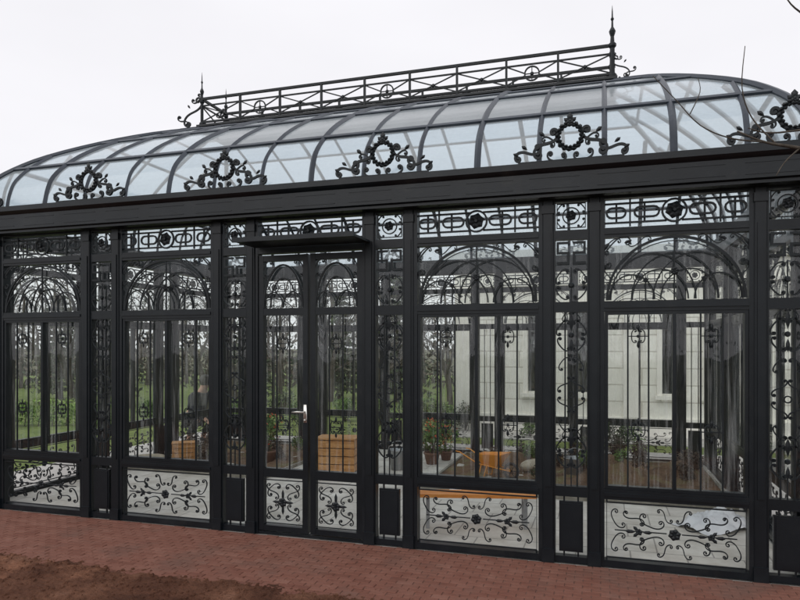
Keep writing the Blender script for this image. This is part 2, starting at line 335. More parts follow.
def narrowgrille(full):
    b=MB(); c=.125
    for x in (.082,.168): b.box(x-.0055,x+.0055,yg-.006,yg+.006,.566,1.849)
    for s in (-1,1):
        if full:
            key(b,c+s*.012,2.204,s)
            b.scroll((c+s*.03,2.15),(c+s*.09,2.07),yg-.004,.010,.010,'C',-s,T=6.5)
            b.scroll((c+s*.03,1.96),(c+s*.09,2.03),yg-.004,.010,.010,'C',s,T=6.5)
            for z in (1.68,.82):
                b.scroll((c+s*.022,z+.09),(c+s*.085,z+.01),yg-.004,.010,.010,'C',-s,T=6.5)
                b.scroll((c+s*.022,z-.10),(c+s*.080,z-.03),yg-.004,.010,.010,'C',s,T=6.5)
                b.scroll((c+s*.014,z+.16),(c+s*.05,z+.11),yg-.004,.007,.010,'C',-s,T=6)
            b.scroll((c+s*.018,1.36),(c+s*.082,1.27),yg-.004,.009,.010,'S',-s,T=6.5)
            b.scroll((c+s*.018,1.12),(c+s*.082,1.21),yg-.004,.009,.010,'S',s,T=6.5)
            b.scroll((c+s*.02,1.50),(c+s*.07,1.43),yg-.004,.008,.010,'C',-s,T=6.5)
            b.scroll((c+s*.02,.98),(c+s*.07,1.05),yg-.004,.008,.010,'C',s,T=6.5)
    if full:
        b.disc(c,2.05,.022,yg-.012,.012); b.box(c-.004,c+.004,yg-.005,yg+.005,1.925,2.18); b.box(c-.004,c+.004,yg-.005,yg+.005,.566,.75)
        for z in (1.68,.82): b.disc(c,z,.02,yg-.012,.010); b.petal(c,z+.03,pi/2,.13,.032,yg-.008); b.petal(c,z-.03,-pi/2,.09,.03,yg-.008)
        b.circ(c,1.24,.022,yg-.006,.009,.01)
    b.flower(c,2.56,.042,yg-.012,6)
    b.circ(c,2.56,.060,yg,.009,.010)
    for s in (-1,1):
        for t in (-1,1):
            b.scroll((c+s*.055,2.56+t*.075),(c+s*.088,2.56+t*.030),yg-.002,.008,.010,'C',-s*t,T=6)
    b.ribbon([(.024,2.472),(.226,2.472),(.226,2.65),(.024,2.65)],yg,.009,.01,True)
    return b.mesh('grille',[IRON2])
NGR=narrowgrille(True); NGR2=narrowgrille(False)
b=MB(); b.box(.040,.210,-.030,.0,.085,.455); b.box(.054,.196,-.036,-.028,.10,.44)
for z,zz in ((.05,.085),(.455,.49)):
    for x in (.075,.175): b.box(x-.006,x+.006,-.022,-.010,z,zz)
KP=b.mesh('kick_plate',[IRON])

def wide(loc,rz,full=True):
    w=obj('window',WF,GH,loc,rz)
    obj('glass_pane',WG,w);obj('fanlight',FL,w);obj('scroll_panel',SPW,w);obj('frieze',FR,w)
    if full: obj('grille',MG,w)
def narrow(loc,rz,full=True,side=False):
    w=obj('side_panel',NF,GH,loc,rz)
    obj('glass_pane',NG,w);obj('kick_plate',KP,w)
    if not side: obj('grille',NGR if full else NGR2,w)
def P2(loc,rz): obj('post',POST,GH,loc,rz)

b=MB(); frame(b,1.0,[(2.385,2.455),(2.665,2.688)],.025); b.box(.025,.975,-.03,.03,.003,.022)
DF=b.mesh('door_frame',[IRON])
LW=.46
b=MB()
b.box(0,.045,-.028,.028,.03,2.37); b.box(LW-.045,LW,-.028,.028,.03,2.37)
for z0,z1 in ((.03,.075),(.485,.56),(1.86,1.92),(2.32,2.37)): b.box(.045,LW-.045,-.026,.026,z0,z1)
LFM=b.mesh('door',[IRON])
b=MB()
for z0,z1 in ((.56,1.86),(1.92,2.32)): b.add([(.045,.004,z0),(LW-.045,.004,z0),(LW-.045,.004,z1),(.045,.004,z1)],[(0,1,2,3)])
LG=b.mesh('glass_pane',[GLASS])
b=MB(); c=LW/2
for x in (.170,.290): b.box(x-.005,x+.005,yg-.005,yg+.005,.56,1.86)
for zc in (1.62,.93):
    for s in (-1,1): b.scroll((c+s*.022,zc+.036),(c+s*.022,zc-.036),yg-.003,.007,.008,'C',-s,T=5.5)
    b.petal(c,zc+.03,pi/2,.06,.020,yg-.004); b.petal(c,zc-.03,-pi/2,.06,.020,yg-.004)
    b.box(c-.06,c+.06,yg-.004,yg+.004,zc-.0035,zc+.0035)
for s in (-1,1):
    b.circ(c+s*.09,1.925,.09,yg+.002*s,.010,.010,0,pi,rz=.13)
    b.scroll((c+s*.12,2.305),(c+s*.17,2.20),yg,.008,.009,'C',-s,T=6.5)
b.circ(c,1.925,.182,yg-.004,.015,.014,0,pi,rz=.36,n=22); b.circ(c,1.925,.12,yg+.005,.009,.010,0,pi,rz=.25,n=20)
LGR=b.mesh('grille',[IRON2])
SPD=scrollpanel(LW,.075,.485).mesh('scroll_panel',[IRON2])
b=MB()
b.bbox(-.016,.016,-.036,-.028,.96,1.11,.004); b.tube([(0,-.036,1.05),(0,-.075,1.05)],.009,8); b.tube([(0,-.072,1.05),(-.05,-.078,1.052),(-.10,-.076,1.047)],[.009,.008,.007],8)
b.tube([(0,-.036,.98),(0,-.044,.98)],.010,8)
HND=b.mesh('handle',[STEEL],True)
DOORX=-2.84

xs=X0-.04
for i in range(6):
    x=xs+i*1.41
    P2((x,0,0),0); P2((x+.33,0,0),0); narrow((x+.08,0,0),0)
    P2((x+.41,Y1,0),pi); P2((x+.08,Y1,0),pi); narrow((x+.33,Y1,0),pi,False)
    if i<5:
        if i==2:
            d=obj('door_frame',DF,GH,(x+.41,0,0)); obj('frieze',FR,d)
            for s in (0,1):
                L=obj('door',LFM,GH,(x+.41+(.028 if s==0 else .512),0,0))
                obj('glass_pane',LG,L);obj('grille',LGR,L);obj('scroll_panel',SPD,L)
                if s==0: obj('handle',HND,L,(LW-.0225,0,0),label="steel lever door handle")
        else: wide((x+.41,0,0),0)
        wide((x+1.41,Y1,0),pi,False)
for (xx,rz) in ((X1,pi/2),(X0,-pi/2)):
    y=.05
    for i in range(4):
        st=y+i*1.41
        if rz>0: narrow((xx,st,0),rz,False,True)
        else: narrow((xx,st+.25,0),rz,False,True)
        if i<3:
            for a in (.25,1.33):
                P2((xx,st+a+(0 if rz>0 else .08),0),rz)
            wide((xx,st+.33+(0 if rz>0 else 1.0),0),rz,False)
G=[(-.06,2.68),(.16,2.68),(.16,2.70),(.185,2.71),(.185,2.845),(.205,2.86),(.22,2.875),(.22,2.92),(.15,2.92),(.15,2.885),(-.06,2.885)]
b=MB(); n=len(G); vs=[]
for (sx,sy) in ((-1,-1),(1,-1),(1,1),(-1,1)):
    for o,z in G:
        vs.append(((X0-o) if sx<0 else (X1+o),(Y0-o) if sy<0 else (Y1+o),z))
fs=[(i*n+k,((i+1)%4)*n+k,((i+1)%4)*n+(k+1)%n,i*n+(k+1)%n) for i in range(4) for k in range(n)]
b.add(vs,fs)
x=X0-.18
while x<X1+.15:
    b.box(x+.06,x+.41,-.1885,-.184,2.735,2.740); b.box(x+.06,x+.41,-.1885,-.184,2.812,2.817)
    x+=.47
obj('gutter',b.mesh('gutter',[IRON]),GH)

b=MB(); y=0
b.circ(0,.160,.080,y,.020,.022,n=28)
for i in range(16):
    a=2*pi*i/16
    b.petal(.078*math.cos(a),.160+.078*math.sin(a),a+1.35,.044,.026,y-.012,.013)
    b.petal(.072*math.cos(a+.2),.160+.072*math.sin(a+.2),a+2.1,.030,.020,y-.014,.011)
b.petal(0,.245,pi/2,.070,.040,y-.006,.01); b.flower(0,.245,.026,y-.018,5)
for s in (-1,1):
    b.petal(0,.245,math.radians(90-s*48),.055,.028,y-.004,.01)
    b.scroll((s*.105,.190),(s*.215,.060),y,.018,.020,'S',-s,T=7.2,ex=1.9)
    b.scroll((s*.215,.100),(s*.350,.045),y,.016,.018,'S',-s,T=7.2,ex=1.9)
    b.scroll((s*.045,.035),(s*.130,.050),y,.013,.016,'C',s,T=6.5,ex=2)
    b.scroll((s*.120,.115),(s*.170,.150),y,.010,.014,'C',-s,T=6,ex=2)
    b.petal(s*.165,.170,math.radians(90-s*50),.055,.028,y-.006,.010); b.petal(s*.285,.095,math.radians(90-s*55),.050,.024,y-.006,.010)
    b.petal(s*.345,.055,math.radians(90-s*60),.045,.022,y-.006,.010)
    b.ribbon([(0,.008),(s*.35,.008)],y,.014,.02)
CR=b.mesh('crest_ornament',[IRON2])
for i in range(6):
    obj('crest_ornament',CR,GH,(xs+.205+i*1.41,-.185,2.92),sc=(1.05,1,1.1))
    obj('crest_ornament',CR,GH,(xs+.205+i*1.41,Y1+.185,2.92),pi)

# ------------ roof
prof=[(0,2.885),(.012,3.0),(.045,3.13),(.11,3.255),(.28,3.42),(.55,3.615),(1.0,3.865),(1.5,4.10),(2.02,4.30)]
def cat(P,k=3):
    out=[]
    for i in range(len(P)-1):
        p0=P[max(i-1,0)];p1=P[i];p2=P[i+1];p3=P[min(i+2,len(P)-1)]
        for j in range(k):
            t=j/k
            out.append(tuple(.5*((2*p1[q])+(-p0[q]+p2[q])*t+(2*p0[q]-5*p1[q]+4*p2[q]-p3[q])*t*t+(-p0[q]+3*p1[q]-3*p2[q]+p3[q])*t**3) for q in (0,1)))
    out.append(P[-1]); return out
PR=cat(prof,3); RX,RY=1.26,2.02
def pz(d):
    for (a,za),(c,zc) in zip(PR,PR[1:]):
        if d<=c+1e-9: return za+(zc-za)*(d-a)/(c-a)
    return PR[-1][1]
F=[(d/RY,z) for d,z in PR]
CX=(X0+X1)/2; CY=(Y0+Y1)/2
def roofpt(side,s,f,z):
    if side==0:return (s,Y0+f*RY,z)
    if side==1:return (s,Y1-f*RY,z)
    if side==2:return (X1-f*RX,s,z)
    return (X0+f*RX,s,z)
def lim(side,f):
    return (X0+f*RX,X1-f*RX) if side<2 else (Y0+f*RY,Y1-f*RY)
bg=MB(); br=MB()
for side in range(4):
    if side<2: ribs=[CX+.47*k for k in range(-7,8)]
    else: ribs=[CY+.5*k for k in range(-4,5)]
    lo0,hi0=lim(side,0); edges=[lo0]+ribs+[hi0]
    for a,c in zip(edges,edges[1:]):
        for (f0,z0),(f1,z1) in zip(F,F[1:]):
            l0,h0=lim(side,f0);l1,h1=lim(side,f1)
            a0,c0=max(a,l0),min(c,h0);a1,c1=max(a,l1),min(c,h1)
            if c0-a0<1e-4: continue
            if c1-a1<1e-4:
                e=min(max((a1+c1)/2,l1),h1)
                bg.add([roofpt(side,a0,f0,z0),roofpt(side,c0,f0,z0),roofpt(side,e,f1,z1)],[(0,1,2)])
            else: bg.add([roofpt(side,a0,f0,z0),roofpt(side,c0,f0,z0),roofpt(side,c1,f1,z1),roofpt(side,a1,f1,z1)],[(0,1,2,3)])
    for k,x in enumerate(ribs):
        pts=[]
        for f,z in F:
            l,h=lim(side,f)
            if l-.01<=x<=h+.01: pts.append(roofpt(side,x,f,z+.004))
        if len(pts)>2: br.tube(pts,.026 if k%3==1 else .020,4)
    for f,rr_ in ((.139,.024),(.495,.020),(.78,.016)):
        d=f*RY; zz=pz(d)+.006
        l,h=lim(side,f); br.tube([roofpt(side,l,f,zz),roofpt(side,h,f,zz)],rr_,4)
for sx in (0,1):
    for sy in (0,1):
        br.tube([((X0+f*RX) if sx==0 else (X1-f*RX),(Y0+f*RY) if sy==0 else (Y1-f*RY),z+.006) for f,z in F],.030,6)
RF=obj('roof',br.mesh('roof',[RIBM]),GH)
obj('glass_pane',bg.mesh('roof_glass',[RGLASS],True),RF)
b=MB(); rx0,rx1,ry0,ry1=X0+RX,X1-RX,Y0+RY,Y1-RY
b.box(rx0-.02,rx1+.02,ry0-.02,ry1+.02,4.25,4.32); b.box(rx0-.05,rx1+.05,ry0-.05,ry1+.05,4.32,4.345)
obj('ridge_cap',b.mesh('ridge_cap',[IRON]),RF)
zb=4.345
def railing(L,n):
    b=MB(); h=.33
    for z,t in ((.04,.022),(.245,.016),(h,.028)): b.box(0,L,-t/2,t/2,z-t/2,z+t/2)
    seg=L/n
    for i in range(n+1):
        x=i*seg
        b.box(x-.011,x+.011,-.015,.015,0,h+.012)
    for i in range(n):
        x=i*seg; c=x+seg/2
        if n==1 or i%3!=1:
            b.ribbon([(x+.01,.05),(x+seg-.01,.24)],0,.012,.012); b.ribbon([(x+.01,.24),(x+seg-.01,.05)],.004,.012,.012)
            b.disc(c,.145,.022,-.010,.010)
        else:
            b.ribbon([(x+.01,.24),(c-.07,.15)],0,.012,.012); b.ribbon([(x+seg-.01,.24),(c+.07,.15)],0,.012,.012)
            b.ribbon([(x+.01,.05),(c-.07,.13)],0,.012,.012);b.ribbon([(x+seg-.01,.05),(c+.07,.13)],0,.012,.012)
            b.circ(c,.145,.075,0,.015,.014); b.disc(c,.145,.022,-.008,.01)
            for a in range(4): b.ribbon([(c+.02*math.cos(a*pi/2),.145+.02*math.sin(a*pi/2)),(c+.07*math.cos(a*pi/2),.145+.07*math.sin(a*pi/2))],.0,.009,.01)
    return b
LR=rx1-rx0
RM=railing(LR,9).mesh('ridge_railing',[IRON2])
obj('ridge_railing',RM,GH,(rx0,ry0,zb)); obj('ridge_railing',RM,GH,(rx0,ry1,zb))
SE=railing(ry1-ry0,1).mesh('ridge_railing',[IRON2])
obj('ridge_railing',SE,GH,(rx0,ry0,zb),pi/2); obj('ridge_railing',SE,GH,(rx1,ry0,zb),pi/2)
b=MB(); b.lathe(0,0,[(.045,0),(.045,.03),(.026,.05),(.024,.30),(.040,.32),(.040,.345),(.022,.36),(.018,.42),(.028,.45),(.034,.475),(.022,.50),(.011,.52),(.009,.58),(.018,.60),(.008,.62),(.006,.68),(.001,.74)],8)
FIN=b.mesh('finial',[IRON2])
b=MB()
b.scroll((.035,.26),(.16,.06),0,.013,.016,'S',-1,T=7,ex=2); b.scroll((.17,.05),(.25,.12),0,.011,.014,'S',1,T=6.5,ex=2)
b.scroll((.03,.31),(.09,.27),0,.010,.014,'C',1,T=6,ex=2)
b.ribbon([(.03,.012),(.24,.012)],0,.012,.016); b.petal(.13,.20,.9,.05,.020,0,.008)
BR=b.mesh('scroll_bracket',[IRON2])
for x in (rx0,rx1):
    for y in (ry0,ry1):
        obj('finial',FIN,GH,(x,y,zb),sc=(.75,.75,.90) if x==rx0 else 1.0)
        obj('scroll_bracket',BR,GH,(x,y,zb-.03),0 if x==rx1 else pi,sc=.85 if x==rx1 else 1.3)
b=MB()
cx0,cx1=DOORX+.02,DOORX+1.05
b.box(cx0,cx1,-.42,-.064,2.432,2.450); b.box(cx0-.005,cx1+.005,-.435,-.415,2.425,2.462)
obj('canopy',b.mesh('canopy',[IRON]),GH,label="thin flat black iron canopy over the double door")

# ------------------------------------------------------------ structure: ground etc.
b=MB(); b.add([(-300,-300,-.08),(300,-300,-.08),(300,300,-.08),(-300,300,-.08)],[(0,1,2,3)]); obj('ground',b.mesh('ground',[GRND]),kind='structure')
b=MB(); b.add([(-5.98,.04,.004),(1.30,.04,.004),(1.30,4.54,.004),(-5.98,4.54,.004)],[(0,1,2,3)]); obj('floor',b.mesh('floor',[FLOOR]),kind='structure')
b=MB(); b.box(-7.2,2.5,4.64,5.5,-.1,-.004); b.box(-7.2,-6.09,-.9,4.638,-.1,-.006); b.box(1.41,2.5,.04,4.638,-.1,-.006); b.box(-6.088,1.408,-.05,4.637,-.1,-.010); b.box(-2.6,7,6.4,7.39,-.1,-.012)
obj('path',b.mesh('path',[PATH]),kind='structure')
b=MB()
def bh(x,y):
    h=.030+.06*noise.fractal(Vector((x,y,0))*3.5,1,2,4)
    h+=.28*math.exp(-(((x-.05)/.42)**2+((y-3.0)/.36)**2))*(1+.5*noise.noise(Vector((x*7,y*7,0))))
    h+=.20*math.exp(-(((x-.85)/.25)**2+((y-3.5)/.30)**2))*(1+.5*noise.noise(Vector((x*9,y*9,3))))
    return h+.16*math.exp(-(((x+1.2)/.35)**2+((y-3.7)/.25)**2))
for (ax,bx,ay,by) in ((-1.9,1.22,2.0,4.42),(-5.9,-3.9,2.0,4.42)):
    nx,ny=80,60
    vs=[(ax+(bx-ax)*i/nx,ay+(by-ay)*j/ny,.03 if (i in(0,nx) or j in (0,ny)) else bh(ax+(bx-ax)*i/nx,ay+(by-ay)*j/ny)) for j in range(ny+1) for i in range(nx+1)]
    b.add(vs,[(j*(nx+1)+i,j*(nx+1)+i+1,(j+1)*(nx+1)+i+1,(j+1)*(nx+1)+i) for j in range(ny) for i in range(nx)])
    for (p,q,r,s) in ((ax-.03,bx+.03,ay-.03,ay),(ax-.03,bx+.03,by,by+.03),(ax-.03,ax,ay,by),(bx,bx+.03,ay,by)): b.box(p,q,r,s,.005,.045,1)
obj('soil_bed',b.mesh('soil_bed',[BED,KERB],False),kind='structure')
b=MB(); bw,bl,g=.056,.114,.003
row=0; y=-.055
while y>-1.30:
    x=-9.5+(row%2)*bl/2
    while x<5:
        z=R.uniform(-.0018,.0012); tl=[R.uniform(-.0009,.0009) for _ in range(4)]; t=min(1,max(0,R.gauss(.5,.17)))
        x0,x1,y0,y1=x,x+bl-g,y-bw+g,y; c=.003
        vs=[(x0,y0,-.03),(x1,y0,-.03),(x1,y1,-.03),(x0,y1,-.03),(x0,y0,z-c+tl[0]),(x1,y0,z-c+tl[1]),(x1,y1,z-c+tl[2]),(x0,y1,z-c+tl[3]),
            (x0+c,y0+c,z+tl[0]),(x1-c,y0+c,z+tl[1]),(x1-c,y1-c,z+tl[2]),(x0+c,y1-c,z+tl[3])]
        b.add(vs,[(0,1,5,4),(1,2,6,5),(2,3,7,6),(3,0,4,7),(4,5,9,8),(5,6,10,9),(6,7,11,10),(7,4,8,11),(8,9,10,11)],0,t)
        x+=bl+.001
    row+=1; y-=bw+.001
b.add([(-9.6,-1.4,-.005),(5.1,-1.4,-.005),(5.1,-.052,-.005),(-9.6,-.052,-.005)],[(0,1,2,3)],1)
obj('pavement',b.mesh('pavement',[BRICK,MORTAR],tone=True),kind='structure')
b=MB()
def soilh(x,y):
    p=Vector((x,y,0))
    h=.014*noise.fractal(p*2.2,1,2,4)+.015*abs(noise.fractal(p*8,1,2,4))+.009*max(0,noise.noise(p*21))+.009*max(0,noise.noise(p*45))
    e=(-1.03+.05*noise.noise(Vector((x*1.5,3,0)))+.035*noise.noise(Vector((x*7,9,0)))+.025*noise.noise(Vector((x*25,y*25,2))))-y
    k=max(0,min(1,e/.24+.12)); return h*k+.006*k-.014*(1-k)
for (ax0,ax1,ay0,ay1,nx,ny) in ((-7.5,.6,-2.0,-.88,700,110),(-9.5,4.5,-6.0,-2.0,240,70),(.6,4.5,-2.0,-.88,100,28),(-9.5,-7.5,-2.0,-.88,50,28)):
    vs=[(ax0+(ax1-ax0)*i/nx,ay0+(ay1-ay0)*j/ny,soilh(ax0+(ax1-ax0)*i/nx,ay0+(ay1-ay0)*j/ny)) for j in range(ny+1) for i in range(nx+1)]
    b.add(vs,[(j*(nx+1)+i,j*(nx+1)+i+1,(j+1)*(nx+1)+i+1,(j+1)*(nx+1)+i) for j in range(ny) for i in range(nx)])
def clod(b,x,y,z,r):
    P=[]
    for k in range(6):
        a=2*pi*k/6; P.append((x+r*math.cos(a)*R.uniform(.7,1.2),y+r*math.sin(a)*R.uniform(.7,1.2),z-r*.3))
    for k in range(5):
        a=2*pi*k/5; P.append((x+.6*r*math.cos(a)*R.uniform(.7,1.2),y+.6*r*math.sin(a)*R.uniform(.7,1.2),z+r*R.uniform(.5,.8)))
    b.add(P,[(0,1,7,6),(1,2,8,7),(2,3,8),(3,4,9,8),(4,5,10,9),(5,0,6,10),(6,7,8,9,10)])
for i in range(3200):
    x,y=R.uniform(-7,1.0),-1.08-abs(R.gauss(0,.45)); clod(b,x,y,soilh(x,y),R.choice((.004,.005,.007,.009,.012,.017)))
for i in range(420):
    x=R.uniform(-7,1.0); clod(b,x,-1.03+abs(R.gauss(0,.10)),0,R.uniform(.0015,.0045))
obj('soil',b.mesh('soil',[SOIL],False),kind='structure')
b=MB(); b.add([(-30,5.5,-.03),(2.5,5.5,-.03),(2.5,30,-.03),(-30,30,-.03)],[(0,1,2,3)]); b.add([(-30,-.9,-.03),(-7.2,-.9,-.03),(-7.2,5.5,-.03),(-30,5.5,-.03)],[(0,1,2,3)])
obj('lawn',b.mesh('lawn',[LAWN]),kind='structure')

# ------------------------------------------------------------ vegetation
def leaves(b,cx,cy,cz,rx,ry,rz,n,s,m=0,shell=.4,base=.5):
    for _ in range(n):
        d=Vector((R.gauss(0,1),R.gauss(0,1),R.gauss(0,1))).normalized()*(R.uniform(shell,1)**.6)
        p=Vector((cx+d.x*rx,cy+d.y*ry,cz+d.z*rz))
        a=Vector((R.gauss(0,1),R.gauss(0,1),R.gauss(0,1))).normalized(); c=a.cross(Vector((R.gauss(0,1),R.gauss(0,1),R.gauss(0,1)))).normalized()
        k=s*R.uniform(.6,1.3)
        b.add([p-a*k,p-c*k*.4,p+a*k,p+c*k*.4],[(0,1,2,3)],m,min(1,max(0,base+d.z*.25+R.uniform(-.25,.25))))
def baretree(seed,H,spread=1.0,depth=5):
    rr=random.Random(seed); tr=MB(); cr=MB()
    def grow(p,d,L,r,lev):
        n=4; pts=[p]; rs=[r]; q=p.copy(); dd=d.copy()
        for i in range(n):
            dd=(dd+Vector((rr.gauss(0,.12),rr.gauss(0,.12),rr.gauss(0,.07)+.04))).normalized(); q=q+dd*L/n; pts.append(q.copy()); rs.append(r*(1-.42*(i+1)/n))
        (tr if lev==0 else cr).tube(pts,rs,7 if lev==0 else (5 if lev<2 else 3),cap=False)
        if lev>=depth: return
        k=4 if lev<2 else 3
        for i in range(k):
            t=rr.uniform(.35,1) if i else 1.0
            idx=min(n,int(t*n)); a=rr.uniform(0,2*pi); sp=rr.uniform(.35,.85)*spread
            ax=dd.orthogonal().normalized(); ax.rotate(Matrix.Rotation(a,3,dd)); nd=(dd*math.cos(sp)+ax*math.sin(sp)).normalized()
            grow(pts[idx],nd,L*rr.uniform(.58,.78),rs[idx]*rr.uniform(.5,.72),lev+1)
    grow(Vector((0,0,0)),Vector((0,0,1)),H*.34,H*.018,0)
    return tr,cr
BT=[]
for sd,H in ((3,6.4),(11,5.8),(23,6.9)):
    t,c=baretree(sd,H); BT.append((t.mesh('trunk',[BARK],True),c.mesh('crown',[BARK],True)))
def tree(i,x,y,s=1.0,rz=0):
    o=obj('bare_tree',None,None,(x,y,-.06),rz,sc=s,label="leafless deciduous tree with fine dark twigs on lawn",category="tree",group="bare trees behind the greenhouse")
    obj('trunk',BT[i][0],o); obj('crown',BT[i][1],o)
FWD=Vector((-.2982,.9545));RGT=Vector((.9545,.2982))
def wp(px,depth):
    u=(px-400)/650*depth; return (RGT.x*u+FWD.x*depth, -4.975+RGT.y*u+FWD.y*depth)
for k,(px,dp,i,s) in enumerate(((-60,17,0,.9),(10,16,1,.95),(45,21,0,.95),(75,19,2,.9),(130,17,0,.92),(175,21,1,1.0),(205,16,0,.8),(235,18,2,.78),(280,22,0,1),(305,17,1,.85),(330,19,1,.9),(375,17,2,.72),(420,21,0,.95),(450,18,0,.8),(470,23,1,.8),(560,26,2,.8),(860,24,2,.8))):
    x,y=wp(px,dp); tree(i,x,y,s,k*1.7)
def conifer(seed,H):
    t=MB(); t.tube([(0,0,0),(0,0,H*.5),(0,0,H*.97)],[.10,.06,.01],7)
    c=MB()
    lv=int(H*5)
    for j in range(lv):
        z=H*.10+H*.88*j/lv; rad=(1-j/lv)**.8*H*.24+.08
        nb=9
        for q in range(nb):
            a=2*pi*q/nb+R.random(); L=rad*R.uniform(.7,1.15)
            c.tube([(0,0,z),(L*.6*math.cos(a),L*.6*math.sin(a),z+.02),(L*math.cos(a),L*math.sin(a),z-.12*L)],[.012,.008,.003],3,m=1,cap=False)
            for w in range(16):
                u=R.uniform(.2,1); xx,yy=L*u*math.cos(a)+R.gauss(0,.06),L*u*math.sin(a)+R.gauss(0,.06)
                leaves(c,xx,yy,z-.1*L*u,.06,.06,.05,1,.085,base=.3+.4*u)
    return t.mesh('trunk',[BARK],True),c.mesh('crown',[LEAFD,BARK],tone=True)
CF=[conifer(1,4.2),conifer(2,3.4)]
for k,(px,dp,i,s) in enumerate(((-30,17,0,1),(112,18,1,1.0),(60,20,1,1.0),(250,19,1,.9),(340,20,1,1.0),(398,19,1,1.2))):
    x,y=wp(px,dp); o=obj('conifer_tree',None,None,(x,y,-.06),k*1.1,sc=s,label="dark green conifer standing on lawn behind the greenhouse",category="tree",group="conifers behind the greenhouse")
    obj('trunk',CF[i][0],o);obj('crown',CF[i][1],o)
def belt(name,pts,n,lab,low):
    b=MB()
    for (x,y,hh) in pts:
        b.tube([(x,y,-.1),(x+R.gauss(0,.15),y,hh*.6),(x+R.gauss(0,.3),y,hh)],[.10,.06,.015],4,m=1)
        for q in range(n):
            u=R.random(); z=hh*(.04+.9*u**low); w=1.3*(1.15-z/hh)+.2
            leaves(b,x+R.gauss(0,.8),y+R.gauss(0,.8),z,w,w,.5,5,.14 if z<hh*.4 else .07,m=0 if R.random()<.28 else 2,base=.38)
    obj(name,b.mesh(name,[LEAFD,BARK,LEAFB],tone=True),kind='stuff',label=lab,category="woodland")
pts=[]
for k in range(62):
    px=-260+k*15+R.uniform(-6,6); dp=R.uniform(25,31); x,y=wp(px,dp); pts.append((x,y,R.uniform(3.8,6.2)))
belt('woodland',pts,76,"dark brown winter woodland beyond the lawn",1.5)
pts=[(-22+k*1.3+R.uniform(-.5,.5),-24+R.uniform(-2,2),R.uniform(3,6)) for k in range(34)]  # unseen belt added behind the camera for the glass to reflect
belt('woodland',pts,30,"unseen winter woodland added behind the camera for glass reflections",1.0)
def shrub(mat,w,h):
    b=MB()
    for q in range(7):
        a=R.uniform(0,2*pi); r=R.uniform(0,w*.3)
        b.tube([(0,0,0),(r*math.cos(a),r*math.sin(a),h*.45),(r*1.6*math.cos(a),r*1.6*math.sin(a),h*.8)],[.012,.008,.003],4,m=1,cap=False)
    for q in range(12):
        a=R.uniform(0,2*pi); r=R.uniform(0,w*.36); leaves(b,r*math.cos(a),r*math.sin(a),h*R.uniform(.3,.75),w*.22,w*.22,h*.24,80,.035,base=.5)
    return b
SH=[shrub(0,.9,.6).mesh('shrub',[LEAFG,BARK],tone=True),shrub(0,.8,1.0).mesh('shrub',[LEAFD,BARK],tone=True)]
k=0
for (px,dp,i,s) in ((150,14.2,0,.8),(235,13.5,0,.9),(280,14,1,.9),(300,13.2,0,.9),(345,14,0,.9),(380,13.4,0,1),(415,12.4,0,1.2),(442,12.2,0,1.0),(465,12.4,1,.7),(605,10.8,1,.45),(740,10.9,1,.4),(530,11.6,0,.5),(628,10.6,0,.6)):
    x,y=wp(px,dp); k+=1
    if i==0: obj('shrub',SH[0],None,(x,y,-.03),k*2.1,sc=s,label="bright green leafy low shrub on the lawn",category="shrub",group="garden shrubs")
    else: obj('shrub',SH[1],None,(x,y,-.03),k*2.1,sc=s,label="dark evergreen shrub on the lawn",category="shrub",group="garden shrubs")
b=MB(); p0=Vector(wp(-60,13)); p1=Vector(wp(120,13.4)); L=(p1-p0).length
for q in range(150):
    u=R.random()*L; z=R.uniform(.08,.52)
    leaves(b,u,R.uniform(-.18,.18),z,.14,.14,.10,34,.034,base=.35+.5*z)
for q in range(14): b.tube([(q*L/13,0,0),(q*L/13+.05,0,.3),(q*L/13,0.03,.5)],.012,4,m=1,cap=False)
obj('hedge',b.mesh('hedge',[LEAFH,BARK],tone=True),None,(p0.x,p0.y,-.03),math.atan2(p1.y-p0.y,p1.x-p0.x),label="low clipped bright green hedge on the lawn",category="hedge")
SM=[]
for mt,h in ((LEAFG,.26),(LEAFD,.34),(LEAFB,.30)):
    b=MB()
    for q in range(9):
        a=R.uniform(0,2*pi); r=R.uniform(0,.12)
        b.tube([(0,0,0),(r*math.cos(a),r*math.sin(a),h*.5),(r*2*math.cos(a),r*2*math.sin(a),h)],[.006,.004,.002],3,m=1,cap=False)
        leaves(b,r*1.4*math.cos(a),r*1.4*math.sin(a),h*R.uniform(.3,.8),.09,.09,.09,26,.035,base=.5)
    SM.append(b.mesh('bed_plant',[mt,BARK],tone=True))
LBL=["low bright green leafy plant in indoor soil bed","dark leafy plant in indoor soil bed","dry brown twiggy plant in indoor soil bed"]
for k in range(28):
    x=R.uniform(-1.75,1.1) if k<17 else R.uniform(-5.8,-4.0); y=R.uniform(2.3,4.3)
    i=R.choice((0,1,1,2,2)); 
    obj('bed_plant',SM[i],None,(x,y,bh(x,y)-.01),R.uniform(0,6),sc=R.uniform(.5,1.0),label=LBL[i],category="plant",group="low plants in the indoor beds")
